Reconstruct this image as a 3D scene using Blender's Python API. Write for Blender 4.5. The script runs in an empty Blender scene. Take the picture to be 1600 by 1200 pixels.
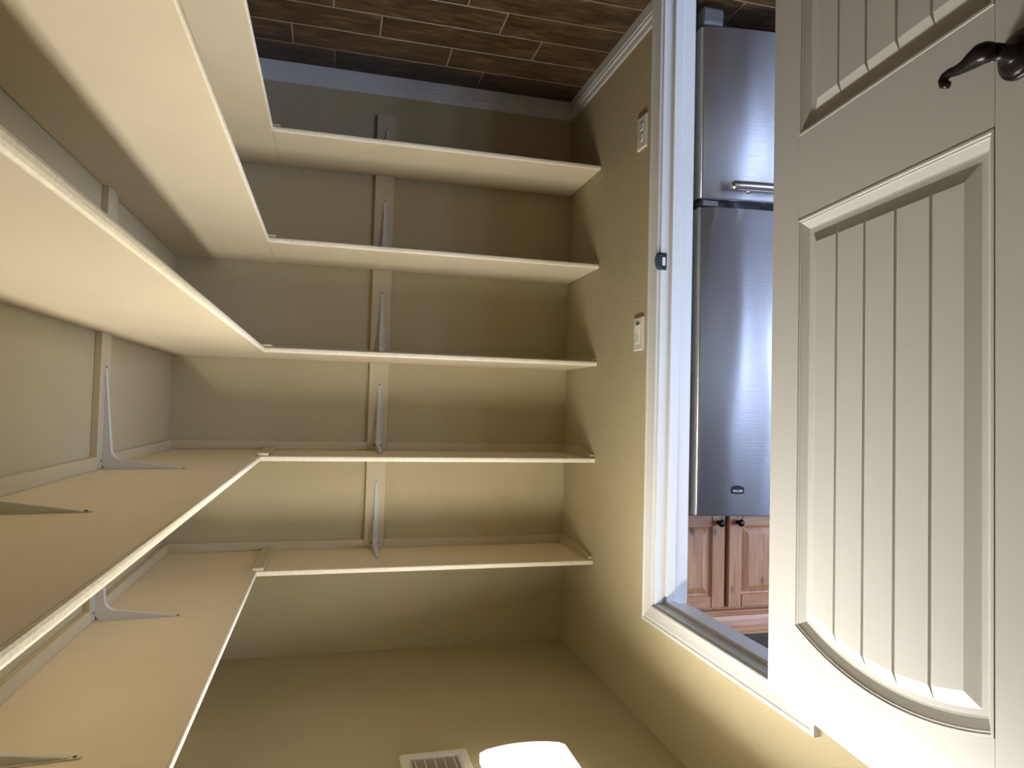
import bpy, bmesh, math, random
from mathutils import Vector, Matrix
random.seed(7)
S = bpy.context.scene
C = bpy.data.collections.new('pantry'); S.collection.children.link(C)

# ------------------------------------------------------------------ camera (photo is upside down: camera rolled 180)
F_PX = 1075.4; YAW, PITCH, ROLL = .2559, -.0351, .0247
def cam_basis():
    cy, sy, cp, sp, cr, sr = math.cos(YAW), math.sin(YAW), math.cos(PITCH), math.sin(PITCH), math.cos(ROLL), math.sin(ROLL)
    f = Vector((-sy*cp, cy*cp, sp)); r = Vector((cy, sy, 0)); u = r.cross(f)
    return r*cr + u*sr, u*cr - r*sr, f
_r, _u, _f = cam_basis()
cam = bpy.data.cameras.new('camera'); cam.sensor_width = 36; cam.lens = F_PX/1600*36
cam.clip_start = .02
camo = bpy.data.objects.new('camera', cam); C.objects.link(camo)
M = Matrix((( -_r.x, -_u.x, -_f.x, 1.0309), (-_r.y, -_u.y, -_f.y, -2.9693), (-_r.z, -_u.z, -_f.z, 1.4117), (0, 0, 0, 1)))
camo.matrix_world = M
S.camera = camo

# ------------------------------------------------------------------ world: cool daylight outside the kitchen window
w = bpy.data.worlds.new('sky'); S.world = w; w.use_nodes = True
bg = w.node_tree.nodes['Background']; bg.inputs[0].default_value = (.535, .665, 1.0, 1); bg.inputs[1].default_value = 13.8
LAMP_W = 40.0; LAMP_C = (1, .99, .96)
S.view_settings.view_transform = 'Standard'; S.view_settings.look = 'None'
S.view_settings.gamma = 1; S.view_settings.use_curve_mapping = False
S.view_settings.exposure = 0.0
# portals in the two kitchen windows
KX, KY = -3.6, -5.8
WINS = [(-2.20, -1.90), (-3.45, -2.72)]; WZ0, WZ1 = .10, 2.10      # narrow sidelights in the kitchen end wall
VY0, VY1, VZ0, VZ1 = -5.6, -1.0, .08, 2.15                         # wide glazed opening in the kitchen side wall
def portal(w_, h_, loc, rot):
    pl = bpy.data.lights.new('window_portal', 'AREA'); pl.shape = 'RECTANGLE'; pl.size = w_; pl.size_y = h_; pl.cycles.is_portal = True
    o = bpy.data.objects.new('window_portal', pl); C.objects.link(o); o.location = loc; o.rotation_euler = rot
for a_, b_ in WINS: portal(b_-a_, WZ1-WZ0, ((a_+b_)/2, KY-.05, (WZ0+WZ1)/2), (math.radians(90), 0, 0))
portal(VY1-VY0, VZ1-VZ0, (KX-.05, (VY0+VY1)/2, (VZ0+VZ1)/2), (math.radians(90), 0, math.radians(-90)))

# ------------------------------------------------------------------ dimensions
W = 1.647; H = 2.44; T = .018; NEAR = -3.30; WT = .115
ZS = [.4345, .8384, 1.2337, 1.6216, 2.0274]          # shelf tops
DF, XR = .380, 1.265                                  # far shelf depth, front edge of long shelves
JF, JN, JZ = -.919, -1.633, 2.034                     # doorway jamb faces and head
ORD = ['lowest', 'second lowest', 'middle', 'second highest', 'highest']

# ------------------------------------------------------------------ materials
def srgb(r, g, b):
    f = lambda c: (c/255/12.92) if c <= 10.3 else ((c/255+.055)/1.055)**2.4
    return (f(r), f(g), f(b), 1)
MATS = {}
def mat(name, col, rough=.6, metal=0, spec=.5, bump=None, vary=None, coat=0):
    """bump=(scale, strength, distance); vary=(scale, amount)"""
    m = bpy.data.materials.new(name); m.use_nodes = True; nt = m.node_tree
    b = nt.nodes['Principled BSDF']; b.inputs['Base Color'].default_value = col
    b.inputs['Roughness'].default_value = rough; b.inputs['Metallic'].default_value = metal
    b.inputs['Specular IOR Level'].default_value = spec; b.inputs['Coat Weight'].default_value = coat
    tc = nt.nodes.new('ShaderNodeTexCoord')
    if vary:
        n = nt.nodes.new('ShaderNodeTexNoise'); n.inputs['Scale'].default_value = vary[0]; n.inputs['Detail'].default_value = 4
        nt.links.new(tc.outputs['Object'], n.inputs['Vector'])
        mx = nt.nodes.new('ShaderNodeMixRGB'); mx.blend_type = 'MULTIPLY'; mx.inputs[0].default_value = 1
        rp = nt.nodes.new('ShaderNodeMapRange'); rp.inputs[1].default_value = .3; rp.inputs[2].default_value = .7
        rp.inputs[3].default_value = 1-vary[1]; rp.inputs[4].default_value = 1+vary[1]*.4
        nt.links.new(n.outputs['Fac'], rp.inputs[0]); mx.inputs[1].default_value = col
        nt.links.new(rp.outputs[0], mx.inputs[2]); nt.links.new(mx.outputs[0], b.inputs['Base Color'])
    if bump:
        n = nt.nodes.new('ShaderNodeTexNoise'); n.inputs['Scale'].default_value = bump[0]; n.inputs['Detail'].default_value = 3
        nt.links.new(tc.outputs['Object'], n.inputs['Vector'])
        bp = nt.nodes.new('ShaderNodeBump'); bp.inputs['Strength'].default_value = bump[1]; bp.inputs['Distance'].default_value = bump[2]
        nt.links.new(n.outputs['Fac'], bp.inputs['Height']); nt.links.new(bp.outputs['Normal'], b.inputs['Normal'])
    MATS[name] = m; return m
WALLC = (.45, .38, .225, 1)
mat('wall_paint', WALLC, .75, bump=(70, .35, .004), vary=(3, .04))
mat('ceiling_paint', WALLC, .8, bump=(60, .2, .003), vary=(3, .04))
mat('shelf_paint', (.70, .60, .43, 1), .45, bump=(45, .12, .002), vary=(4, .04))
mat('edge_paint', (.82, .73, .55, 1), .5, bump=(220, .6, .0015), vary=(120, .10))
mat('cleat_paint', (.51, .43, .275, 1), .55, bump=(80, .15, .002))
mat('trim_white', (.63, .625, .60, 1), .35, bump=(90, .05, .001))
mat('door_white', (.55, .545, .52, 1), .38, bump=(400, .06, .0006))
mat('bracket_white', (.56, .54, .48, 1), .35)
mat('screw_dark', (.10, .08, .06, 1), .4, metal=.6)
mat('bronze', (.006, .005, .0045, 1), .3, spec=.3)
mat('plate_almond', (.72, .68, .60, 1), .35)
mat('slot_dark', (.03, .025, .02, 1), .6)
mat('vent_white', (.72, .69, .64, 1), .4)
mat('duct_grey', (.36, .32, .27, 1), .7)
mat('edge_grey', (.30, .29, .28, 1), .4)
mat('lamp_pan', (.75, .73, .70, 1), .4)
mat('fridge_side', (.025, .025, .027, 1), .5)
mat('fridge_grey', (.09, .09, .09, 1), .5)
mat('kitchen_paint', (.60, .59, .57, 1), .8)
mat('ceiling_shade', (.10, .08, .065, 1), .7)  # whole kitchen ceiling coloured dark to give the shaded gap over the cabinet
mat('black_plastic', (.02, .02, .022, 1), .4)
mat('badge_dark', (.015, .015, .018, 1), .6, spec=.2)
mat('badge_letter', (.50, .51, .53, 1), .5, spec=.2)
mat('handle_steel', (.62, .58, .53, 1), .25, metal=1)
mat('grout', (.24, .18, .125, 1), .9)

def stainless():
    m = mat('stainless', (.60, .61, .64, 1), .26, metal=1); nt = m.node_tree; b = nt.nodes['Principled BSDF']
    tc = nt.nodes.new('ShaderNodeTexCoord'); mp = nt.nodes.new('ShaderNodeMapping'); mp.inputs['Scale'].default_value = (6, 6, 420)
    nt.links.new(tc.outputs['Object'], mp.inputs[0])
    n = nt.nodes.new('ShaderNodeTexNoise'); n.inputs['Scale'].default_value = 1; nt.links.new(mp.outputs[0], n.inputs['Vector'])
    mp2 = nt.nodes.new('ShaderNodeMapping'); mp2.inputs['Scale'].default_value = (9, 9, 2.4); nt.links.new(tc.outputs['Object'], mp2.inputs[0])
    n2 = nt.nodes.new('ShaderNodeTexNoise'); n2.inputs['Scale'].default_value = 1; n2.inputs['Detail'].default_value = 0; nt.links.new(mp2.outputs[0], n2.inputs['Vector'])
    b1 = nt.nodes.new('ShaderNodeBump'); b1.inputs['Strength'].default_value = .3; b1.inputs['Distance'].default_value = .001
    b2 = nt.nodes.new('ShaderNodeBump'); b2.inputs['Strength'].default_value = .3; b2.inputs['Distance'].default_value = .012
    nt.links.new(n.outputs['Fac'], b1.inputs['Height']); nt.links.new(n2.outputs['Fac'], b2.inputs['Height'])
    b.inputs['Roughness'].default_value = .29; b.inputs['Anisotropic'].default_value = 1.0
    tz = nt.nodes.new('ShaderNodeCombineXYZ'); tz.inputs[2].default_value = 1; nt.links.new(tz.outputs[0], b.inputs['Tangent'])
    nt.links.new(b2.outputs['Normal'], b1.inputs['Normal']); nt.links.new(b1.outputs['Normal'], b.inputs['Normal'])
stainless()

def wood_tile():
    m = mat('wood_tile', (.1, .06, .03, 1), .42); nt = m.node_tree; b = nt.nodes['Principled BSDF']
    tc = nt.nodes.new('ShaderNodeTexCoord'); oi = nt.nodes.new('ShaderNodeObjectInfo')
    ad = nt.nodes.new('ShaderNodeVectorMath'); ad.operation = 'ADD'
    mu = nt.nodes.new('ShaderNodeVectorMath'); mu.operation = 'SCALE'; mu.inputs['Scale'].default_value = 37
    cb = nt.nodes.new('ShaderNodeCombineXYZ')
    nt.links.new(oi.outputs['Random'], cb.inputs[0]); nt.links.new(oi.outputs['Random'], cb.inputs[1]); nt.links.new(cb.outputs[0], mu.inputs[0])
    nt.links.new(tc.outputs['Object'], ad.inputs[0]); nt.links.new(mu.outputs[0], ad.inputs[1])
    mp = nt.nodes.new('ShaderNodeMapping'); mp.inputs['Scale'].default_value = (9, 45, 1); nt.links.new(ad.outputs[0], mp.inputs[0])
    n = nt.nodes.new('ShaderNodeTexNoise'); n.inputs['Scale'].default_value = 1; n.inputs['Detail'].default_value = 7; n.inputs['Roughness'].default_value = .65; n.inputs['Distortion'].default_value = .6
    nt.links.new(mp.outputs[0], n.inputs['Vector'])
    cr = nt.nodes.new('ShaderNodeValToRGB'); e = cr.color_ramp.elements
    e[0].position = .30; e[0].color = (.018, .009, .003, 1); e[1].position = .72; e[1].color = (.15, .090, .038, 1)
    k = e.new(.52); k.color = (.062, .036, .014, 1)
    nt.links.new(n.outputs['Fac'], cr.inputs[0])
    mp2 = nt.nodes.new('ShaderNodeMapping'); mp2.inputs['Scale'].default_value = (4, 9, 1); nt.links.new(ad.outputs[0], mp2.inputs[0])
    n2 = nt.nodes.new('ShaderNodeTexNoise'); n2.inputs['Scale'].default_value = 1; n2.inputs['Detail'].default_value = 3; nt.links.new(mp2.outputs[0], n2.inputs['Vector'])
    mx = nt.nodes.new('ShaderNodeMixRGB'); mx.blend_type = 'MULTIPLY'; mx.inputs[0].default_value = 1
    mr = nt.nodes.new('ShaderNodeMapRange'); mr.inputs[1].default_value = .3; mr.inputs[2].default_value = .7; mr.inputs[3].default_value = .6; mr.inputs[4].default_value = 1.35
    nt.links.new(n2.outputs['Fac'], mr.inputs[0]); nt.links.new(cr.outputs[0], mx.inputs[1]); nt.links.new(mr.outputs[0], mx.inputs[2])
    nt.links.new(mx.outputs[0], b.inputs['Base Color'])
    bp = nt.nodes.new('ShaderNodeBump'); bp.inputs['Strength'].default_value = .3; bp.inputs['Distance'].default_value = .001
    nt.links.new(n.outputs['Fac'], bp.inputs['Height']); nt.links.new(bp.outputs['Normal'], b.inputs['Normal'])
wood_tile()

def alder(name, axis):
    m = mat(name, (.55, .33, .2, 1), .38); nt = m.node_tree; b = nt.nodes['Principled BSDF']
    tc = nt.nodes.new('ShaderNodeTexCoord'); oi = nt.nodes.new('ShaderNodeObjectInfo')
    cb = nt.nodes.new('ShaderNodeCombineXYZ'); sc = nt.nodes.new('ShaderNodeVectorMath'); sc.operation = 'SCALE'; sc.inputs['Scale'].default_value = 19
    for i in range(3): nt.links.new(oi.outputs['Random'], cb.inputs[i])
    nt.links.new(cb.outputs[0], sc.inputs[0])
    ad = nt.nodes.new('ShaderNodeVectorMath'); nt.links.new(tc.outputs['Object'], ad.inputs[0]); nt.links.new(sc.outputs[0], ad.inputs[1])
    mp = nt.nodes.new('ShaderNodeMapping'); mp.inputs['Scale'].default_value = (60, 60, 4) if axis == 'z' else (4, 60, 60)
    nt.links.new(ad.outputs[0], mp.inputs[0])
    n = nt.nodes.new('ShaderNodeTexNoise'); n.inputs['Scale'].default_value = 1; n.inputs['Detail'].default_value = 5; n.inputs['Distortion'].default_value = .8
    nt.links.new(mp.outputs[0], n.inputs['Vector'])
    cr = nt.nodes.new('ShaderNodeValToRGB'); e = cr.color_ramp.elements
    e[0].position = .3; e[0].color = (.37, .160, .066, 1); e[1].position = .7; e[1].color = (.60, .315, .155, 1)
    nt.links.new(n.outputs['Fac'], cr.inputs[0])
    # knots
    v = nt.nodes.new('ShaderNodeTexVoronoi'); mp2 = nt.nodes.new('ShaderNodeMapping'); mp2.inputs['Scale'].default_value = (9, 9, 5) if axis == 'z' else (5, 9, 9)
    nt.links.new(ad.outputs[0], mp2.inputs[0]); nt.links.new(mp2.outputs[0], v.inputs['Vector']); v.inputs['Scale'].default_value = 1
    mr = nt.nodes.new('ShaderNodeMapRange'); mr.inputs[1].default_value = .04; mr.inputs[2].default_value = .13; mr.inputs[3].default_value = .3; mr.inputs[4].default_value = 1
    nt.links.new(v.outputs['Distance'], mr.inputs[0])
    mx = nt.nodes.new('ShaderNodeMixRGB'); mx.blend_type = 'MULTIPLY'; mx.inputs[0].default_value = 1
    nt.links.new(cr.outputs[0], mx.inputs[1]); nt.links.new(mr.outputs[0], mx.inputs[2]); nt.links.new(mx.outputs[0], b.inputs['Base Color'])
alder('alder_upright', 'z'); alder('alder_level', 'x')

def shade_glass():
    m = bpy.data.materials.new('shade_glass'); m.use_nodes = True; nt = m.node_tree
    for n in list(nt.nodes): nt.nodes.remove(n)
    o = nt.nodes.new('ShaderNodeOutputMaterial'); mx = nt.nodes.new('ShaderNodeMixShader'); mx.inputs[0].default_value = .35
    t = nt.nodes.new('ShaderNodeBsdfTransparent'); t.inputs[0].default_value = (1, .98, .94, 1)
    a = nt.nodes.new('ShaderNodeAddShader'); tr = nt.nodes.new('ShaderNodeBsdfTranslucent'); tr.inputs[0].default_value = (.9, .88, .8, 1)
    e = nt.nodes.new('ShaderNodeEmission'); e.inputs[0].default_value = (1, .93, .80, 1); e.inputs[1].default_value = 2.6
    nt.links.new(tr.outputs[0], a.inputs[0]); nt.links.new(e.outputs[0], a.inputs[1])
    nt.links.new(t.outputs[0], mx.inputs[1]); nt.links.new(a.outputs[0], mx.inputs[2]); nt.links.new(mx.outputs[0], o.inputs[0])
    MATS['shade_glass'] = m
shade_glass()
def emis(name, col, s):
    m = mat(name, col); b = m.node_tree.nodes['Principled BSDF']; b.inputs['Emission Color'].default_value = col; b.inputs['Emission Strength'].default_value = s
emis('bulb_glow', (1, .92, .78, 1), 25)
def window_glass():
    m = bpy.data.materials.new('pane_glass'); m.use_nodes = True; nt = m.node_tree
    for n in list(nt.nodes): nt.nodes.remove(n)
    o = nt.nodes.new('ShaderNodeOutputMaterial'); mx = nt.nodes.new('ShaderNodeMixShader'); mx.inputs[0].default_value = .06
    t = nt.nodes.new('ShaderNodeBsdfTransparent'); g = nt.nodes.new('ShaderNodeBsdfGlossy'); g.inputs['Roughness'].default_value = .02
    nt.links.new(t.outputs[0], mx.inputs[1]); nt.links.new(g.outputs[0], mx.inputs[2]); nt.links.new(mx.outputs[0], o.inputs[0])
    MATS['pane_glass'] = m
window_glass()

# ------------------------------------------------------------------ helpers
def link(name, me, m, parent=None, loc=(0, 0, 0), rotz=0, smooth=False):
    if m and not me.materials: me.materials.append(MATS[m])
    if smooth: me.polygons.foreach_set('use_smooth', [True]*len(me.polygons))
    o = bpy.data.objects.new(name, me); C.objects.link(o)
    o.location = loc; o.rotation_euler = (0, 0, rotz)
    if parent: o.parent = parent
    return o
def mesh(name, V, Fc, bevel=0, seg=1):
    bm = bmesh.new(); vs = [bm.verts.new(v) for v in V]
    for f in Fc:
        try: bm.faces.new([vs[i] for i in f])
        except ValueError: pass
    bmesh.ops.recalc_face_normals(bm, faces=bm.faces)
    if bevel: bmesh.ops.bevel(bm, geom=list(bm.edges), offset=bevel, segments=seg, affect='EDGES', clamp_overlap=True)
    me = bpy.data.meshes.new(name); bm.to_mesh(me); bm.free(); return me
def box_me(name, a, b, bevel=0, seg=1):
    x0, y0, z0 = [min(p, q) for p, q in zip(a, b)]; x1, y1, z1 = [max(p, q) for p, q in zip(a, b)]
    V = [(x0,y0,z0),(x1,y0,z0),(x1,y1,z0),(x0,y1,z0),(x0,y0,z1),(x1,y0,z1),(x1,y1,z1),(x0,y1,z1)]
    return mesh(name, V, [(0,1,2,3),(4,5,6,7),(0,1,5,4),(1,2,6,5),(2,3,7,6),(3,0,4,7)], bevel, seg)
def box(name, a, b, m, parent=None, bevel=0, seg=1): return link(name, box_me(name, a, b, bevel, seg), m, parent)
def prism(name, prof, d0, d1, fn, m, parent=None, bevel=0, smooth=False):
    """prof list of 2D points; fn(p, q, d)->xyz ; extruded from d0 to d1"""
    n = len(prof); V = [fn(p[0], p[1], d0) for p in prof]+[fn(p[0], p[1], d1) for p in prof]
    Fc = [tuple(range(n)), tuple(range(n, 2*n))]+[(i, (i+1) % n, n+(i+1) % n, n+i) for i in range(n)]
    return link(name, mesh(name, V, Fc, bevel), m, parent, smooth=smooth)
def loops(name, L, m, parent=None, cap0=True, cap1=True, close=True, smooth=False):
    """skin a list of equal-length loops"""
    n = len(L[0]); V = [v for l in L for v in l]; Fc = []
    for k in range(len(L)-1):
        for i in range(n if close else n-1):
            j = (i+1) % n; Fc.append((k*n+i, k*n+j, (k+1)*n+j, (k+1)*n+i))
    if cap0: Fc.append(tuple(range(n)))
    if cap1: Fc.append(tuple(range((len(L)-1)*n, len(L)*n)))
    return link(name, mesh(name, V, Fc), m, parent, smooth=smooth)
def lathe(name, prof, axis, origin, m, parent=None, n=24, smooth=True):
    """prof [(r,h)], axis unit vector"""
    ax = Vector(axis).normalized(); u = ax.orthogonal().normalized(); v = ax.cross(u); o = Vector(origin)
    L = [[tuple(o+ax*h+(u*math.cos(2*math.pi*i/n)+v*math.sin(2*math.pi*i/n))*r) for i in range(n)] for r, h in prof]
    return loops(name, L, m, parent, smooth=smooth)
def tube(name, pts, radii, m, parent=None, n=12, squash=1.0, upv=(0, 0, 1)):
    P = [Vector(p) for p in pts]; L = []
    for i, p in enumerate(P):
        t = (P[min(i+1, len(P)-1)]-P[max(i-1, 0)]).normalized(); a = t.cross(Vector(upv)).normalized(); b = a.cross(t)
        r = radii[i] if isinstance(radii, (list, tuple)) else radii
        L.append([tuple(p+a*math.cos(2*math.pi*k/n)*r*squash+b*math.sin(2*math.pi*k/n)*r) for k in range(n)])
    return loops(name, L, m, parent, smooth=True)
def empty(name, loc=(0, 0, 0), rotz=0):
    o = bpy.data.objects.new(name, None); C.objects.link(o); o.location = loc; o.rotation_euler = (0, 0, rotz); o.empty_display_size = .05
    return o
def tag(o, label=None, cat=None, group=None, kind=None):
    for k, v in (('label', label), ('category', cat), ('group', group), ('kind', kind)):
        if v: o[k] = v
    return o
def struct(o, label, cat): return tag(o, label, cat, kind='structure')
def add(o, parent): o.parent = parent; return o

# ------------------------------------------------------------------ room shell
fl = box('floor', (KX-.1, KY-.1, -.08), (W+.1, .1, -.0012), 'grout')
struct(fl, 'dark brown wood-look tile floor with pale grout lines', 'floor')
PITCH_Y, LT, G = .1513, .607, .0052
rows = [-.0205-.1513+.001]  # first grout line
joints = {0: .455, 1: .614, 2: .290, 3: .461, 4: .611, 5: .304}
full = box_me('floor_tile', (-LT/2+G/2, -PITCH_Y/2+G/2, -.008), (LT/2-G/2, PITCH_Y/2-G/2, 0), .0012)
full.materials.append(MATS['wood_tile'])
GY = [0.0, -.171, -.323, -.4725, -.6215, -.775]
while GY[-1] > NEAR+.02: GY.append(GY[-1]-.1515)
TX0 = -1.25
for r in range(len(GY)-1):
    y1, y0 = GY[r], max(GY[r+1], NEAR)
    j0 = joints.get(r, .05+random.random()*.6)
    xs = sorted(j0+LT*k for k in range(-4, 5))
    for a, b in zip(xs[:-1], xs[1:]):
        a2, b2 = max(a, TX0), min(b, W)
        if b2-a2 < .03: continue
        if abs((b2-a2)-LT) < 1e-4 and abs((y1-y0)-.1515) < .003 and r > 0:
            o = bpy.data.objects.new('floor_tile', full); C.objects.link(o)
            o.location = ((a+b)/2, (y0+y1)/2, 0); o.scale = (1, ((y1-y0)-G)/(PITCH_Y-G), 1); o.parent = fl
        else:
            lx, ly = (b2-a2-G)/2, (y1-y0-G)/2
            me = box_me('floor_tile', (-lx, -ly, -.008), (lx, ly, 0), .0012)
            link('floor_tile', me, 'wood_tile', fl, ((a2+b2)/2, (y0+y1)/2, 0))
ceil = box('ceiling', (-WT/2, NEAR-.1, H), (W+.1, .1, H+.1), 'ceiling_paint')
struct(box('ceiling_kitchen', (KX-.1, KY-.1, H), (-WT/2, .1, H+.1), 'ceiling_shade'), 'kitchen ceiling coloured dark for the shade above the cabinet', 'ceiling'); struct(ceil, 'tan painted textured ceiling of the pantry', 'ceiling')
struct(box('wall_far', (KX-.1, 0, 0), (W+.1, .1, H), 'wall_paint'), 'tan painted far wall behind the short shelves', 'wall')
struct(box('wall_right', (W, NEAR-.1, 0), (W+.1, 0, H), 'wall_paint'), 'tan painted long wall behind the deep shelves', 'wall')
struct(box('wall_near', (-WT, NEAR-.1, 0), (W, NEAR, H), 'wall_paint'), 'tan painted end wall facing the far shelves', 'wall')
def doorway_wall():
    JT = .019; a, b, z = JF+JT, JN-JT, JZ+JT
    V = []; Fc = []
    for x in (-WT, 0):
        V += [(x, KY, 0), (x, b, 0), (x, b, z), (x, a, z), (x, a, 0), (x, 0, 0), (x, 0, H), (x, KY, H)]
    n = 8; Fc = [tuple(range(n)), tuple(range(n, 2*n))]+[(i, (i+1) % n, n+(i+1) % n, n+i) for i in range(n)]
    return link('wall_doorway', mesh('wall_doorway', V, Fc), 'wall_paint')
struct(doorway_wall(), 'tan textured wall with the door opening to the kitchen', 'wall')
def holed(name, mk, holes, u0, u1, z0, z1, m):
    bm = bmesh.new(); cuts = [u0]+[c for h in sorted(holes) for c in h]+[u1]
    rects = [(cuts[k], cuts[k+1], 0, H) for k in range(0, len(cuts), 2)]
    for h in holes: rects += [(h[0], h[1], 0, z0), (h[0], h[1], z1, H)]
    for a0, a1, b0, b1 in rects:
        p, q = mk(a0, b0, 0), mk(a1, b1, 1); mm = box_me('t', p, q); bm.from_mesh(mm); bpy.data.meshes.remove(mm)
    me = bpy.data.meshes.new(name); bm.to_mesh(me); bm.free()
    return link(name, me, m)
struct(holed('wall_kitchen_back', lambda u, z, k: (u, KY-.12*k, z), WINS, KX-.12, -WT, WZ0, WZ1, 'kitchen_paint'), 'painted kitchen end wall with two narrow windows', 'wall')
struct(holed('wall_kitchen_side', lambda u, z, k: (KX-.12*k, u, z), [(VY0, VY1)], KY, 0, VZ0, VZ1, 'kitchen_paint'), 'painted kitchen wall with a wide glazed opening', 'wall')
def window(name, loc, rz, wd, hh, label):
    wf = empty(name, loc, rz); struct(wf, label, 'window'); hw = wd/2; fw = .05 if wd > 1 else .012
    for nm, a, b in (('window_frame', (-hw, -.03, 0), (-hw+fw, .03, hh)), ('window_frame', (hw-fw, -.03, 0), (hw, .03, hh)),
                     ('window_frame', (-hw+fw, -.03, 0), (hw-fw, .03, fw)), ('window_frame', (-hw+fw, -.03, hh-fw), (hw-fw, .03, hh)),
                     ('window_mullion', (-.5*fw, -.025, fw), (.5*fw, .025, hh-fw))):
        box(nm, a, b, 'trim_white', wf, .004)
    for sx in (-1, 1):
        a, b = sorted((sx*.5*fw, sx*(hw-fw))); box('pane', (a, -.003, fw), (b, .003, hh-fw), 'pane_glass', wf)
for k_, (a_, b_) in enumerate(WINS): window('window_1' if k_ == 0 else 'window_3', ((a_+b_)/2, KY-.06, WZ0), 0, b_-a_, WZ1-WZ0, ['narrower of the two tall windows in the kitchen end wall', 'wider of the two tall windows in the kitchen end wall'][k_])
window('window_2', (KX-.06, (VY0+VY1)/2, VZ0), math.pi/2, VY1-VY0, VZ1-VZ0, 'wide glazed kitchen opening letting daylight in')

# baseboards
BP = [(0, 0), (.0135, 0), (.0135, .040), (.0105, .044), (.0125, .050), (.0125, .054), (.0075, .062), (.0068, .074), (.0045, .0826), (0, .0826)]
struct(prism('baseboard_far', BP, .0001, W-.0001, lambda p, q, d: (d, -p, q), 'trim_white'), 'white baseboard along the far wall under the lowest shelf', 'baseboard')
struct(prism('baseboard_right', BP, -.014, NEAR, lambda p, q, d: (W-p, d, q), 'trim_white'), 'white baseboard along the long shelf wall', 'baseboard')
def bb_doorway():
    n = len(BP); V = []; Fc = []
    # mitred into the far baseboard
    V += [(p, -p, q) for p, q in BP]+[(p, -.8575, q) for p, q in BP]
    Fc = [tuple(range(n)), tuple(range(n, 2*n))]+[(i, (i+1) % n, n+(i+1) % n, n+i) for i in range(n)]
    return link('baseboard_doorway', mesh('baseboard_doorway', V, Fc), 'trim_white')
bbd = struct(bb_doorway(), 'white moulded baseboard between the far corner and the door casing', 'baseboard')
struct(prism('baseboard_doorway_near', BP, -1.70, NEAR, lambda p, q, d: (p, d, q), 'trim_white'), 'white moulded baseboard behind the open door', 'baseboard')

# door casing (colonial profile, mitred)
CP = [(0, 0), (0, .0085), (.003, .0105), (.007, .0105), (.009, .0088), (.011, .0092), (.026, .0118), (.038, .0150), (.041, .0135), (.0435, .0140), (.047, .0170), (.054, .0170), (.057, .0150), (.057, 0)]
YI, YN, ZI = JF+.006, JN-.006, JZ+.005
def casing(name, A, B, label):
    n = len(CP); V = [A(w, t) for w, t in CP]+[B(w, t) for w, t in CP]
    Fc = [tuple(range(n)), tuple(range(n, 2*n))]+[(i, (i+1) % n, n+(i+1) % n, n+i) for i in range(n)]
    return struct(link(name, mesh(name, V, Fc), 'trim_white'), label, 'trim')
casing('trim_1', lambda w, t: (t, YI+w, 0), lambda w, t: (t, YI+w, ZI+w), 'white door casing upright beside the switch and outlet')
casing('trim_2', lambda w, t: (t, YI+w, ZI+w), lambda w, t: (t, YN-w, ZI+w), 'white door casing across the top of the doorway')
casing('trim_3', lambda w, t: (t, YN-w, 0), lambda w, t: (t, YN-w, ZI+w), 'white door casing upright behind the open door')
# jambs with stops
JT = .018; SX0, SX1, SP = -.035, -.067, .011
def jamb(name, a, b, label):
    return struct(box(name, a, b, 'trim_white', None, .0012), label, 'trim')
jf = jamb('trim_4', (0, JF, 0), (-WT, JF+JT, JZ+JT), 'white latch-side door jamb with dark strike plate')
jh = jamb('trim_5', (0, JF, JZ), (-WT, JN, JZ+JT), 'white head jamb over the doorway')
jn = jamb('trim_6', (0, JN, 0), (-WT, JN-JT, JZ+JT), 'white hinge-side door jamb behind the open door')
box('door_stop', (SX0, JF-SP, 0), (SX1, JF, JZ), 'trim_white', jf, .0015)
box('door_stop', (SX0, JF-SP, JZ-SP), (SX1, JN+SP, JZ), 'trim_white', jh, .0015)
box('door_stop', (SX0, JN, 0), (SX1, JN+SP, JZ), 'trim_white', jn, .0015)
# strike plate: flat plate with curved lip and latch hole
def strike():
    z0, z1 = .889, .946; yf = JF-.0018
    out = [(-.021, z0+.003), (-.018, z0), (.008, z0)]
    for k in range(1, 10):
        a = -math.pi/2+math.pi*k/10; out.append((.008+.014*math.cos(a), (z0+z1)/2+(z1-z0)/2*math.sin(a)))
    out += [(.008, z1), (-.018, z1), (-.021, z1-.003)]
    o = prism('strike_plate', out, JF+.001, yf, lambda p, q, d: (p, d-max(0, p-.008)*.15, q), 'bronze', jf)
    o['label'] = 'dark bronze strike plate'
    hole = [(-.016, .904), (-.003, .904), (-.001, .912), (-.001, .923), (-.003, .931), (-.016, .931)]
    h = prism('latch_hole', hole, yf-.0001, yf-.0006, lambda p, q, d: (p, d, q), 'plate_almond', o)
strike()

# ------------------------------------------------------------------ door (open flat against the wall)
DANG = math.atan2(-1, .1)
dr = empty('door_1', (.054, -1.59, .009), DANG); struct(dr, 'white panelled door with planked arch-top panel, swung open against the wall', 'door')
DW, DH, DT = .712, 2.023, .035
PS0, PS1 = .104, .606
RISE, ZSH = .048, 1.850          # arch rise, shoulder height (door-local z)
Rr = ((PS1-PS0)**2/4+RISE**2)/(2*RISE); sm = (PS0+PS1)/2
def arch(s, off=0):
    r = Rr-off; cz = ZSH+RISE-Rr; d = min(abs(s-sm), r*.999)
    return cz+math.sqrt(r*r-d*d)
UZ0 = .980; LZ0, LZ1 = .19, .797
BK = -.0135  # panel bed behind the face
g = .0001
def board(name, poly, y0, y1, bev=.0005):
    return prism(name, poly, y0, y1, lambda p, q, d: (p, d, q), 'door_white', dr, bev)
board('stile', [(0, 0), (PS0-g, 0), (PS0-g, DH), (0, DH)], -DT, 0)
board('stile', [(PS1+g, 0), (DW, 0), (DW, DH), (PS1+g, DH)], -DT, 0)
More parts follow.
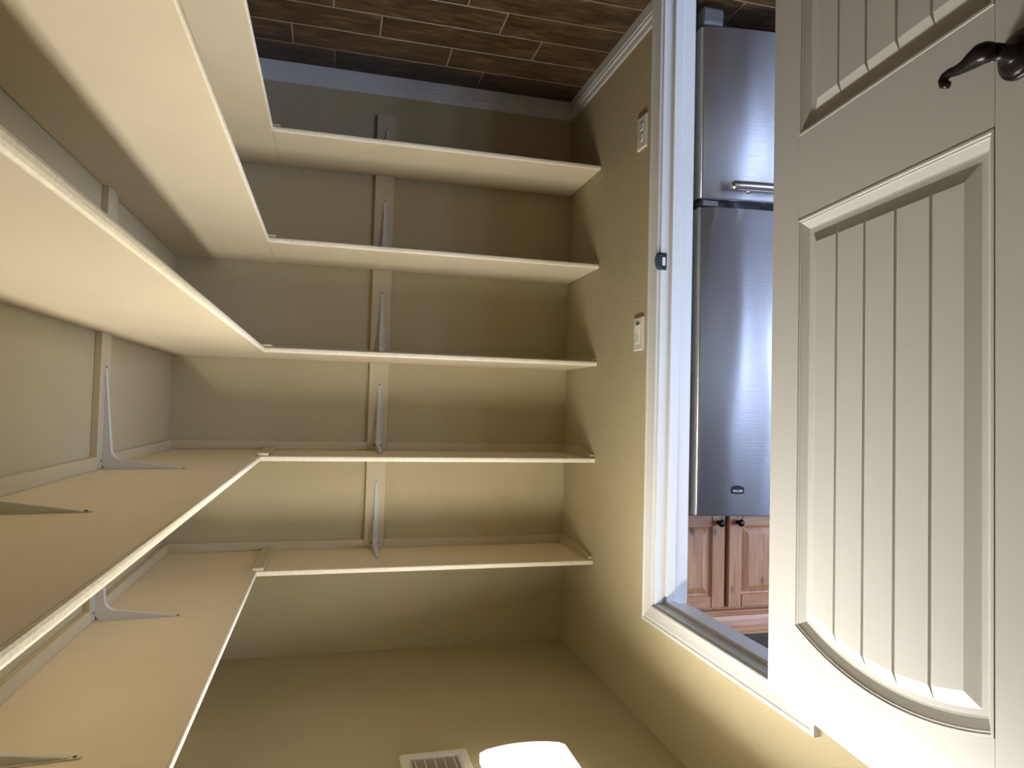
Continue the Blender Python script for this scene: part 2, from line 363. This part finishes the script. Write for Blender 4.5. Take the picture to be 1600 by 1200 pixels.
board('rail', [(PS0, 0), (PS1, 0), (PS1, LZ0), (PS0, LZ0)], -DT, 0)
board('rail', [(PS0, LZ1), (PS1, LZ1), (PS1, UZ0), (PS0, UZ0)], -DT, 0)
NA = 28
ap = [(PS0+(PS1-PS0)*i/NA) for i in range(NA+1)]
board('rail', [(s, arch(s)) for s in ap]+[(PS1, DH), (PS0, DH)], -DT, 0, 0)
# moulded frames round the panels: rings of (inset, depth)
RING = [(0, 0), (.0008, .0012), (.0048, .0013), (.0066, -.0014), (.0090, -.0014), (.0105, -.0032), (.0235, -.0128), (.027, -.0135), (.045, -.0135)]
def outline(z0, z1, ins, arched):
    a, b = PS0+ins, PS1-ins; L = [(a, z0+ins), (b, z0+ins)]
    for i in range(NA+1):
        s = b+(a-b)*i/NA
        L.append((s, arch(s, ins) if arched else z1-ins))
    return L
for z0, z1, ar in ((UZ0, None, True), (LZ0, LZ1, False)):
    L = [[(s, d, z) for s, z in outline(z0, z1, i, ar)] for i, d in RING]
    loops('panel_molding', L, 'door_white', dr, cap0=False, cap1=True)
    # back plate closes the panel behind
    Lb = outline(z0, z1, .0, ar); prism('panel_back', Lb, -.031, -.0145, lambda p, q, d: (p, d, q), 'door_white', dr)
# planks of the raised fields
GR = [PS0+.036, .2325, .3155, .3965, .4785, PS1-.036]
def plank(k, z0, z1, ar):
    s0, s1 = GR[k], GR[k+1]; lo, hi = BK, -.0045; SL = .024; gv = .0036
    ns = 6; ia = SL if k == 0 else gv; ib = SL if k == 4 else gv
    ss_o = [s0+(s1-s0)*i/ns for i in range(ns+1)]
    ss_i = [s0+ia+(s1-s0-ia-ib)*i/ns for i in range(ns+1)]
    top = lambda s, off: (arch(s, off) if ar else z1-off)
    Lo = [(s, lo, z0+.036) for s in ss_o]+[(s, lo, top(s, .036)) for s in reversed(ss_o)]
    Li = [(s, hi, z0+.036+SL) for s in ss_i]+[(s, hi, top(s, .036+SL)) for s in reversed(ss_i)]
    loops('plank', [Lo, Li], 'door_white', dr, cap0=True, cap1=True)
for z0, z1, ar in ((UZ0, 0, True), (LZ0, LZ1, False)):
    for k in range(5): plank(k, z0, z1, ar)
# lever handle
HS, HZ = .648, .893
ros = lathe('rosette', [(.0345, 0), (.0345, .003), (.032, .006), (.030, .0065), (.029, .009), (.022, .0135), (.014, .016), (.0125, .020), (.0115, .030), (.0115, .040)], (0, 1, 0), (HS, 0, HZ), 'bronze', dr, 32)
ros['label'] = 'dark bronze round rosette'
lp = [(HS+.006, .0455, HZ+.000), (HS-.004, .0480, HZ-.001), (HS-.014, .0490, HZ-.003), (HS-.026, .0495, HZ-.001), (HS-.040, .050, HZ+.001), (HS-.055, .050, HZ+.0005), (HS-.068, .050, HZ-.002), (HS-.077, .050, HZ-.0015), (HS-.0815, .050, HZ+.003), (HS-.080, .050, HZ+.0095), (HS-.0745, .050, HZ+.012), (HS-.071, .050, HZ+.0095)]
lr = [.009, .0145, .0150, .0128, .0095, .0078, .0070, .0066, .0070, .0074, .0070, .0045]
lev = tube('lever', lp, lr, 'bronze', dr, 14, upv=(0, 1, 0)); lev['label'] = 'dark bronze scrolled lever'
for zc in (.20, 1.02, 1.82):
    hg = lathe('hinge', [(.0001, -.047), (.004, -.046), (.0065, -.044), (.0065, .044), (.004, .046), (.0001, .047)], (0, 0, 1), (-.006, -.041, zc), 'bronze', dr, 12)

# ------------------------------------------------------------------ backing strips on the walls
SXA, SXB = .800, .880
st = empty('backing_strip', (.84, 0, .172)); tag(st, 'vertical tan painted board on the far wall carrying the five small brackets', 'wall board')
segs = [(.172, ZS[0]-T)]+[(ZS[i], ZS[i+1]-T) for i in range(4)]
for a, b in segs: add(box('strip_board', (-.04, -.018, a-.172+.0003), (.04, -.0002, b-.172-.0003), 'cleat_paint', None, .0012), st)
SY = -.872; SY2 = -1.665
for yc, lab in ((SY, 'vertical tan painted board on the long shelf wall, first from the far corner'), (SY2, 'vertical tan painted board on the long shelf wall, second from the far corner')):
    st2 = empty('backing_strip', (W, yc, .172)); tag(st2, lab, 'wall board')
    for a, b in segs: add(box('strip_board', (-.018, -.04, a-.172+.0003), (-.0002, .04, b-.172-.0003), 'cleat_paint', None, .0012), st2)

# ------------------------------------------------------------------ shelves
CH = .035
def shelf_board(name, a, b, parent):
    """board with softly rounded front; body + thin edge strip share one mesh look"""
    return box(name, a, b, 'shelf_paint', parent, .0022, 2)
for i, z in enumerate(ZS):
    zb = z-T
    # long shelf on the right wall
    e = empty('wall_shelf', (XR, 0, z)); tag(e, f'deep cream shelf running the length of the long wall, {ORD[i]} of five', 'shelf', 'deep shelves on the long wall')
    add(box('board', (.0005+.004, -.0005, -T), (W-XR-.0005, NEAR+.001, 0), 'shelf_paint', None, .0015), e)
    prof = [(.0045, -T+.0002), (.0015, -T+.002), (.0003, -T+.006), (.0003, -.006), (.0015, -.002), (.0045, -.0002)]
    add(prism('edge_band', prof, -DF+.0000, NEAR+.001, lambda p, q, d: (p, d, q), 'edge_paint', smooth=False), e)
    for a, b in ((-.0185, SY+.0405), (SY-.0405, SY2+.0405), (SY2-.0405, NEAR+.001)):
        add(box('wall_cleat', (W-XR-.018, a, -T-CH), (W-XR-.0005, b, -T-.0003), 'cleat_paint', None, .001), e)
    # short shelf on the far wall
    e2 = empty('wall_shelf', (0, 0, z)); tag(e2, f'shallow cream shelf on the far wall ending at the doorway wall, {ORD[i]} of five', 'shelf', 'short shelves on the far wall')
    add(box('board', (.0015, -.0005, -T), (XR+.0040, -DF+.004, 0), 'shelf_paint', None, .0015), e2)
    prof = [(-DF+.0045, -T+.0002), (-DF+.0015, -T+.002), (-DF+.0003, -T+.006), (-DF+.0003, -.006), (-DF+.0015, -.002), (-DF+.0045, -.0002)]
    add(prism('edge_band', prof, .0015, XR+.0006, lambda p, q, d: (d, p, q), 'edge_paint'), e2)
    for a, b in ((.0185, SXA-.0005), (SXB+.0005, W-.001)):
        add(box('wall_cleat', (a, -.018, -T-CH), (b, -.0005, -T-.0003), 'cleat_paint', None, .001), e2)
    # end cleat on the doorway wall with its front corner cut
    ec = [(-.0005, -T-CH), (-.255, -T-CH), (-DF+.012, -T-.013), (-DF+.012, -T-.0003), (-.0005, -T-.0003)]
    add(prism('end_cleat', ec, .0003, .018, lambda p, q, d: (d, p, q), 'cleat_paint', None, .0008), e2)
    # batten under the joint of the two boards
    add(box('joint_batten', (XR-.022, -.0185, -T-.012), (XR+.017, -DF+.006, -T-.0003), 'cleat_paint', None, .002), e2)

# ------------------------------------------------------------------ stamped steel brackets
def bracket_proto(arm, leg):
    """local: wall plane y=0, projecting to -y, shelf underside z=0, leg going down"""
    e = empty('shelf_bracket')
    th = .0016
    # leg plate and arm plate (tapered)
    wl, wt = .0215, .0065
    lp = [(-wl, -.008), (-wl+.002, -.045), (-wt, -leg+.006), (-wt*.6, -leg), (wt*.6, -leg), (wt, -leg+.006), (wl-.002, -.045), (wl, -.008), (wl-.006, -.0005), (-wl+.006, -.0005)]
    prism('leg_plate', lp, -.0002, -th, lambda p, q, d: (p, d, q), 'bracket_white', e)
    ap_ = [(-wl+.006, -.001), (-wl, -.010), (-wl+.002, -.045), (-wt, -arm+.006), (-wt*.6, -arm), (wt*.6, -arm), (wt, -arm+.006), (wl-.002, -.045), (wl, -.010), (wl-.006, -.001)]
    prism('arm_plate', ap_, -.0002, -th, lambda p, q, d: (p, q, d), 'bracket_white', e)
    # hollow pressed rib: side profile between leg tip, fillet and arm tip, narrower on top than at its base
    rf = .03; dl = .024
    side = [(-.001, -leg+.018), (-.0035, -leg+.019), (-dl, -dl-rf-.004)]
    for k in range(0, 6):
        a = k/5*math.pi/2; side.append((-dl-rf*(1-math.cos(a)), -dl-rf*(1-math.sin(a))))
    side += [(-dl-rf-.004, -dl), (-arm+.019, -.0035), (-arm+.018, -.001)]
    # outer loop: polygon of side + back corner chamfer
    poly = side+[(-.012, -.001), (-.001, -.012)]
    hw0 = .0085
    def wid(p, q):  # width shrinks towards both tips
        t = max(min(1, (-q)/leg), min(1, (-p)/arm)); return hw0*(1-.62*t)+.0012
    n = len(poly)
    V = [(-wid(p, q), p, q) for p, q in poly]+[(wid(p, q), p, q) for p, q in poly]
    Fc = [tuple(range(n)), tuple(range(n, 2*n))]+[(i, (i+1) % n, n+(i+1) % n, n+i) for i in range(n)]
    link('rib', mesh('rib', V, Fc, .0012), 'bracket_white', e)
    for x, q in ((0, -leg+.010), (-.0145, -.022), (.0145, -.022)):
        lathe('screw', [(.0001, 0), (.0032, 0), (.0026, .0014), (.0001, .0018)], (0, -1, 0), (x, -th, q), 'screw_dark', e, 10)
    lathe('screw', [(.0001, 0), (.0034, 0), (.0028, .0016), (.0001, .002)], (0, 0, -1), (0, -arm+.010, -th), 'screw_dark', e, 10)
    return e
def copy_tree(r, loc, rotz):
    c = r.copy(); C.objects.link(c); c.location = loc; c.rotation_euler = (0, 0, rotz)
    for ch in r.children:
        k = ch.copy(); C.objects.link(k); k.parent = c
    return c
big = bracket_proto(.216, .287); small = bracket_proto(.19, .195)
first = True
for i, z in enumerate(ZS):
    loc = (.837, -.018, z-T-.0004)
    if i == 0: small.location = loc; o = small
    elif i == 1: big.location = loc; o = big
    else: o = copy_tree(big, loc, 0)
    tag(o, f'white steel bracket on the far wall board under the {ORD[i]} shelf', 'bracket', 'brackets on the far wall')
for i, z in enumerate(ZS):
    for yc, nm in ((SY, 'first'), (SY2, 'second')):
        o = copy_tree(big, (W-.018, yc, z-T-.0004), -math.pi/2)
        tag(o, f'white steel bracket under the {ORD[i]} deep shelf, {nm} from the far corner', 'bracket', 'brackets on the long wall')

# ------------------------------------------------------------------ switch and outlet
def wall_plate(name, yc, zc, label, cat):
    e = empty(name, (0, yc, zc)); tag(e, label, cat)
    L = [[(x, s*(.035-i), t*(.0575-i)) for s, t in ((-1, -1), (1, -1), (1, 1), (-1, 1))] for x, i in ((.0002, 0), (.0055, 0), (.0078, .0026))]
    loops('cover_plate', L, 'plate_almond', e)
    return e
sw = wall_plate('light_switch', -.770, 1.143, 'almond rocker light switch beside the door casing', 'switch')
loops('switch_frame', [[(x, s*(.0172-i), t*(.0342-i)) for s, t in ((-1, -1), (1, -1), (1, 1), (-1, 1))] for x, i in ((.0077, 0), (.0098, .0004), (.0102, .001))], 'plate_almond', sw)
V = [(.0101, -.0135, -.030), (.0101, .0135, -.030), (.0101, .0135, .030), (.0101, -.0135, .030), (.0155, -.0125, -.029), (.0155, .0125, -.029), (.0114, .0125, .029), (.0114, -.0125, .029), (.0116, -.0128, 0), (.0116, .0128, 0)]
link('rocker', mesh('rocker', V, [(0, 1, 2, 3), (4, 5, 9, 8), (8, 9, 6, 7), (0, 1, 5, 4), (2, 3, 7, 6), (1, 2, 6, 9, 5), (3, 0, 4, 8, 7)]), 'plate_almond', sw)
box('indicator_slot', (.0083, -.010, -.0395), (.0070, .010, -.0355), 'slot_dark', sw)
ot = wall_plate('wall_outlet', -.770, .432, 'almond duplex electrical outlet low beside the door casing', 'outlet')
for zc in (-.0195, .0195):
    pr = []
    for k in range(20):
        a = 2*math.pi*k/20; pr.append((max(-.0135, min(.0135, .0170*math.cos(a))), zc+.0142*math.sin(a)))
    f = prism('receptacle', pr, .0075, .0105, lambda p, q, d: (d, p, q), 'plate_almond', ot, .0004)
    for y in (-.0063, .0063): box('slot', (.0104, y-.0011, zc+.001), (.0108, y+.0011, zc+.009), 'slot_dark', f)
    lathe('slot', [(.0001, .0104), (.0024, .0104), (.0024, .0108), (.0001, .0108)], (1, 0, 0), (0, 0, zc-.0075), 'slot_dark', f, 10)
lathe('screw', [(.0001, .0077), (.0028, .0077), (.002, .009), (.0001, .0092)], (1, 0, 0), (0, 0, 0), 'plate_almond', ot, 12)

# ------------------------------------------------------------------ ceiling vent and lamp
vx0, vx1, vy0, vy1 = .606, .806, -1.108, -.908
vt = empty('ceiling_vent', ((vx0+vx1)/2, (vy0+vy1)/2, H)); tag(vt, 'white metal air vent on the ceiling beside the lamp', 'vent')
hv = .1; ho = .068
def sq(h, z): return [(-h, -h, z), (h, -h, z), (h, h, z), (-h, h, z)]
loops('frame', [sq(hv, -.0003), sq(hv, -.003), sq(hv-.006, -.0085), sq(ho+.006, -.0085), sq(ho, -.006), sq(ho, -.0003)], 'vent_white', vt, cap0=False, cap1=False)
box('duct_back', (-ho, -ho, -.0012), (ho, ho, -.0004), 'duct_grey', vt)
for k in range(5):
    xk = -.056+k*.028
    pr = [(xk-.0012, -.0012), (xk+.0012, -.0012), (xk+.0035, -.007), (xk+.0055, -.0125), (xk+.0040, -.0130), (xk+.0012, -.007)]
    prism('louver', pr, -ho+.001, ho-.020, lambda p, q, d: (p, d, q), 'vent_white', vt)
for s in (-1, 1): lathe('screw', [(.0001, .0084), (.0038, .0084), (.003, .0102), (.0001, .0106)], (0, 0, -1), (0, s*.084, 0), 'vent_white', vt, 10)

# long wraparound fixture running towards the near wall
LX, LY0, LY1 = .462, -1.025, -1.940
lm = empty('ceiling_light', (LX, (LY0+LY1)/2, H)); tag(lm, 'long glowing ceiling light with a curved white lens', 'ceiling light')
hl = (LY0-LY1)/2
box('pan', (-.095, -hl+.006, -.0003), (.095, hl-.006, -.022), 'lamp_pan', lm, .002)
def lens():
    n = 14; hw = .128; prof = []
    for k in range(n+1):
        u = -1+2*k/n; x = hw*u
        edge = max(0, abs(u)-.88)/.12
        prof.append((x*(1-.0*edge), -.064+.014*u*u+.004*edge**2))
    top = [(hw, -.018), (hw-.003, -.018)]; 
    outer = [(-hw, -.018)]+prof+[(hw, -.018)]
    L = [[(p[0], y, p[1]) for p in outer] for y in (-hl, hl)]
    m_ = len(outer); V = L[0]+L[1]; Fc = [(i, i+1, m_+i+1, m_+i) for i in range(m_-1)]+[tuple(range(m_)), tuple(range(m_, 2*m_))]
    return link('lens', mesh('lens', V, Fc), 'shade_glass', lm)
lens()
ld = bpy.data.lights.new('tube_light', 'AREA'); ld.shape = 'RECTANGLE'; ld.spread = math.radians(172); ld.size = .10; ld.size_y = 2*hl-.05; ld.energy = LAMP_W; ld.color = LAMP_C
lo = bpy.data.objects.new('tube_light', ld); C.objects.link(lo); lo.parent = lm; lo.location = (.072, 0, -.036); lo.rotation_euler = (0, math.radians(-11), 0)

# ------------------------------------------------------------------ kitchen: refrigerator
FX0, FX1 = -.150, -.910; FM = (FX0+FX1)/2
fr = empty('refrigerator', (FM, -.5, 0)); tag(fr, 'stainless steel bottom-freezer refrigerator seen through the doorway', 'refrigerator')
def fadd(o): o.parent = fr; o.matrix_parent_inverse = Matrix.Translation((-FM, .5, 0)); return o
fadd(box('body', (FX0-.012, -.825, .035), (FX1+.012, -.10, 1.735), 'fridge_side', None, .004))
def fdoor(name, z0, z1):
    n = 18; hwid = (FX0-FX1)/2; pts = [(FX0, -.832), (FX0, -.894), (FX0-.003, -.899), (FX0-.012, -.9015)]
    for i in range(1, n):
        u = -1+2*i/n; pts.append((FM-u*(hwid-.012), -.9015-.040*(1-u*u)))
    pts += [(FX1+.012, -.9015), (FX1+.003, -.899), (FX1, -.894), (FX1, -.832)]
    L = []
    for z, ins in ((z0, .004), (z0+.004, 0), (z1-.004, 0), (z1, .004)):
        L.append([(p[0]+(ins if p[0] < FM else -ins)*(1 if abs(p[0]-FM) > hwid-.013 else 0), p[1]+(ins if p[1] < -.84 else 0), z) for p in pts])
    o = loops(name, L, 'stainless'); 
    me = o.data
    for p in me.polygons: p.use_smooth = abs(p.normal.z) < .3 and p.normal.y < -.8
    return fadd(o)
fz = fdoor('freezer_drawer', .092, .688); fd = fdoor('fridge_door', .715, 1.754)
for d in (fz, fd):
    z0, z1 = (.092, .688) if d is fz else (.715, 1.754)
    t = prism('edge_trim', [(FX0+.0008, -.835), (FX0+.0008, -.893), (FX0-.0025, -.8985), (FX0-.004, -.8985), (FX0-.004, -.835)], z0+.003, z1-.003, lambda p, q, dd: (p, q, dd), 'edge_grey')
    t.parent = d; t.matrix_parent_inverse = Matrix.Identity(4)
gk = fadd(box('door_gap', (FX0-.01, -.838, .688), (FX1+.01, -.80, .715), 'black_plastic', None)); 
fadd(box('hinge_block', (FX0-.010, -.905, .692), (FX0-.068, -.85, .711), 'fridge_grey', None, .002))
fadd(box('toe_kick', (FX0-.02, -.80, .02), (FX1+.02, -.76, .09), 'black_plastic'))
ft = fadd(prism('foot_cover', [(-.905, .075), (-.905, .030), (-.898, .024), (-.84, .024), (-.84, .086), (-.90, .086)], FX0-.004, FX0-.078, lambda p, q, d: (d, p, q), 'fridge_grey', None, .003))
for x in (FX0-.06, FX1+.06):
    for y in (-.72, -.16): fadd(lathe('foot', [(.018, 0), (.018, .012), (.010, .016), (.010, .04)], (0, 0, 1), (x, y, 0.0005), 'black_plastic', None, 12))
# freezer handle (horizontal bow) and door handle (upright bow)
nh = 24; hp = []; hr = []
us = [-1, -.995, -.98, -.95]+[-.9+1.8*k/(nh-8) for k in range(nh-7)]+[.95, .98, .995, 1]
for u in us:
    hp.append((FM+u*.308, -.968-.026*(1-u*u), .656)); e_ = (1-abs(u))*.308
    hr.append(.0165*max(.12, min(1, math.sqrt(max(0, 1-(1-min(1, e_/.014))**2)))))
nh = len(us)-1
hb = fadd(tube('freezer_handle', hp, hr, 'handle_steel', None, 12))
for sx in (-1, 1): fadd(tube('handle_post', [(FM+sx*.215, -.915, .656), (FM+sx*.215, -.975, .656)], .009, 'handle_steel', None, 10, upv=(0, 0, 1)))
vp = []
for i in range(nh+1):
    u = us[i]; vp.append((FX1+.075, -.955-.030*(1-u**4)-.01*(1-u*u), 1.10+u*.28))
fadd(tube('door_handle', vp, hr, 'handle_steel', None, 12, upv=(0, 1, 0)))
for sz in (-1, 1): fadd(tube('handle_post', [(FX1+.075, -.905, 1.10+sz*.26), (FX1+.075, -.965, 1.10+sz*.26)], .009, 'handle_steel', None, 10, upv=(0, 0, 1)))
fadd(box('top_hinge_cap', (FX0-.015, -.86, 1.735), (FX0-.09, -.80, 1.752), 'fridge_side', None, .003))
# badge with lettering
BXc, BZc, BY = -.292, 1.667, -.9235
bp_ = []
for k in range(9):
    u = -1+2*k/8; bp_.append((.0225*u, -.009-.006*(1-u*u)))
for k in range(9):
    u = 1-2*k/8; bp_.append((.0225*u, .011+.002*(1-u*u)))
bdg = prism('badge', bp_, BY, BY-.004, lambda p, q, d: (BXc+p, d+p*.14, BZc+q), 'badge_dark', None, .0006); fadd(bdg)
tx = bpy.data.curves.new('badge_text', 'FONT'); tx.body = 'MAYTAG'; tx.size = .0095; tx.align_x = 'CENTER'; tx.align_y = 'CENTER'; tx.extrude = .0003; tx.offset = .0004
to = bpy.data.objects.new('badge_text', tx); C.objects.link(to)
bpy.context.view_layer.update()
me = bpy.data.meshes.new_from_object(to.evaluated_get(bpy.context.evaluated_depsgraph_get()))
bpy.data.objects.remove(to); bpy.data.curves.remove(tx)
lt = link('badge_lettering', me, 'badge_letter', bdg); lt.location = (BXc, BY-.0042, BZc+.002); lt.rotation_euler = (math.pi/2, 0, .14)
lt.scale = (.88, 1, 1)

# ------------------------------------------------------------------ kitchen: cabinet above the refrigerator
CY = -.55; CX0, CX1, CZ0, CZ1 = -.120, -.864, 1.800, 2.185
cb = empty('overhead_cabinet', ((CX0+CX1)/2, -.27, CZ0)); tag(cb, 'knotty light wood cabinet with raised panel doors above the refrigerator', 'cabinet')
def cadd(o): o.parent = cb; o.matrix_parent_inverse = Matrix.Translation((-(CX0+CX1)/2, .27, -CZ0)); return o
cadd(box('carcass', (CX0, CY+.012, CZ0), (CX1, -.002, CZ1), 'alder_upright', None, .001))
def cdoor(xa, xb, knob_x):
    z0, z1 = CZ0+.006, CZ1-.020; y0, y1 = CY, CY-.021; sw_, rw = .058, .046
    d = cadd(empty('cabinet_door', ((xa+xb)/2, CY, z0)))
    d.matrix_parent_inverse = Matrix.Translation((-(CX0+CX1)/2, .27, -CZ0))
    def dadd(o): o.parent = d; o.matrix_parent_inverse = Matrix.Translation((-(xa+xb)/2, -CY, -z0)); return o
    a, b = min(xa, xb), max(xa, xb)
    dadd(box('stile', (a, y0, z0), (a+sw_, y1, z1), 'alder_upright', None, .003, 2))
    dadd(box('stile', (b-sw_, y0, z0), (b, y1, z1), 'alder_upright', None, .003, 2))
    dadd(box('rail', (a+sw_, y0, z0), (b-sw_, y1, z0+rw), 'alder_level', None, .003, 2))
    dadd(box('rail', (a+sw_, y0, z1-rw), (b-sw_, y1, z1), 'alder_level', None, .003, 2))
    pa, pb, pz0, pz1 = a+sw_, b-sw_, z0+rw, z1-rw
    def rc(i, y): return [(pa+i, y, pz0+i), (pb-i, y, pz0+i), (pb-i, y, pz1-i), (pa+i, y, pz1-i)]
    dadd(loops('panel', [rc(0, y0-.003), rc(0, y1+.006), rc(.004, y1+.011), rc(.008, y1+.012), rc(.012, y1+.010), rc(.030, y1+.004), rc(.033, y1+.003)], 'alder_upright'))
    dadd(lathe('knob', [(.0085, 0), (.0085, .004), (.0055, .007), (.0055, .016), (.0130, .020), (.0145, .024), (.0130, .028), (.004, .030), (.0001, .030)], (0, -1, 0), (knob_x, y1, z0+.030), 'bronze', None, 18))
cdoor(CX0-.006, -.470, -.440); cdoor(-.487, CX1+.006, -.525)
# crown molding
cp = [(CY+.014, CZ1-.004), (CY-.010, CZ1-.004), (CY-.010, CZ1+.002), (CY-.016, CZ1+.006), (CY-.016, CZ1+.012), (CY-.012, CZ1+.016), (CY-.016, CZ1+.030), (CY-.026, CZ1+.052), (CY-.040, CZ1+.068), (CY-.046, CZ1+.070), (CY-.046, CZ1+.078), (CY+.014, CZ1+.078)]
cadd(prism('crown_molding', cp, CX0, CX1, lambda p, q, d: (d, p, q), 'alder_level'))
bpy.context.view_layer.update()
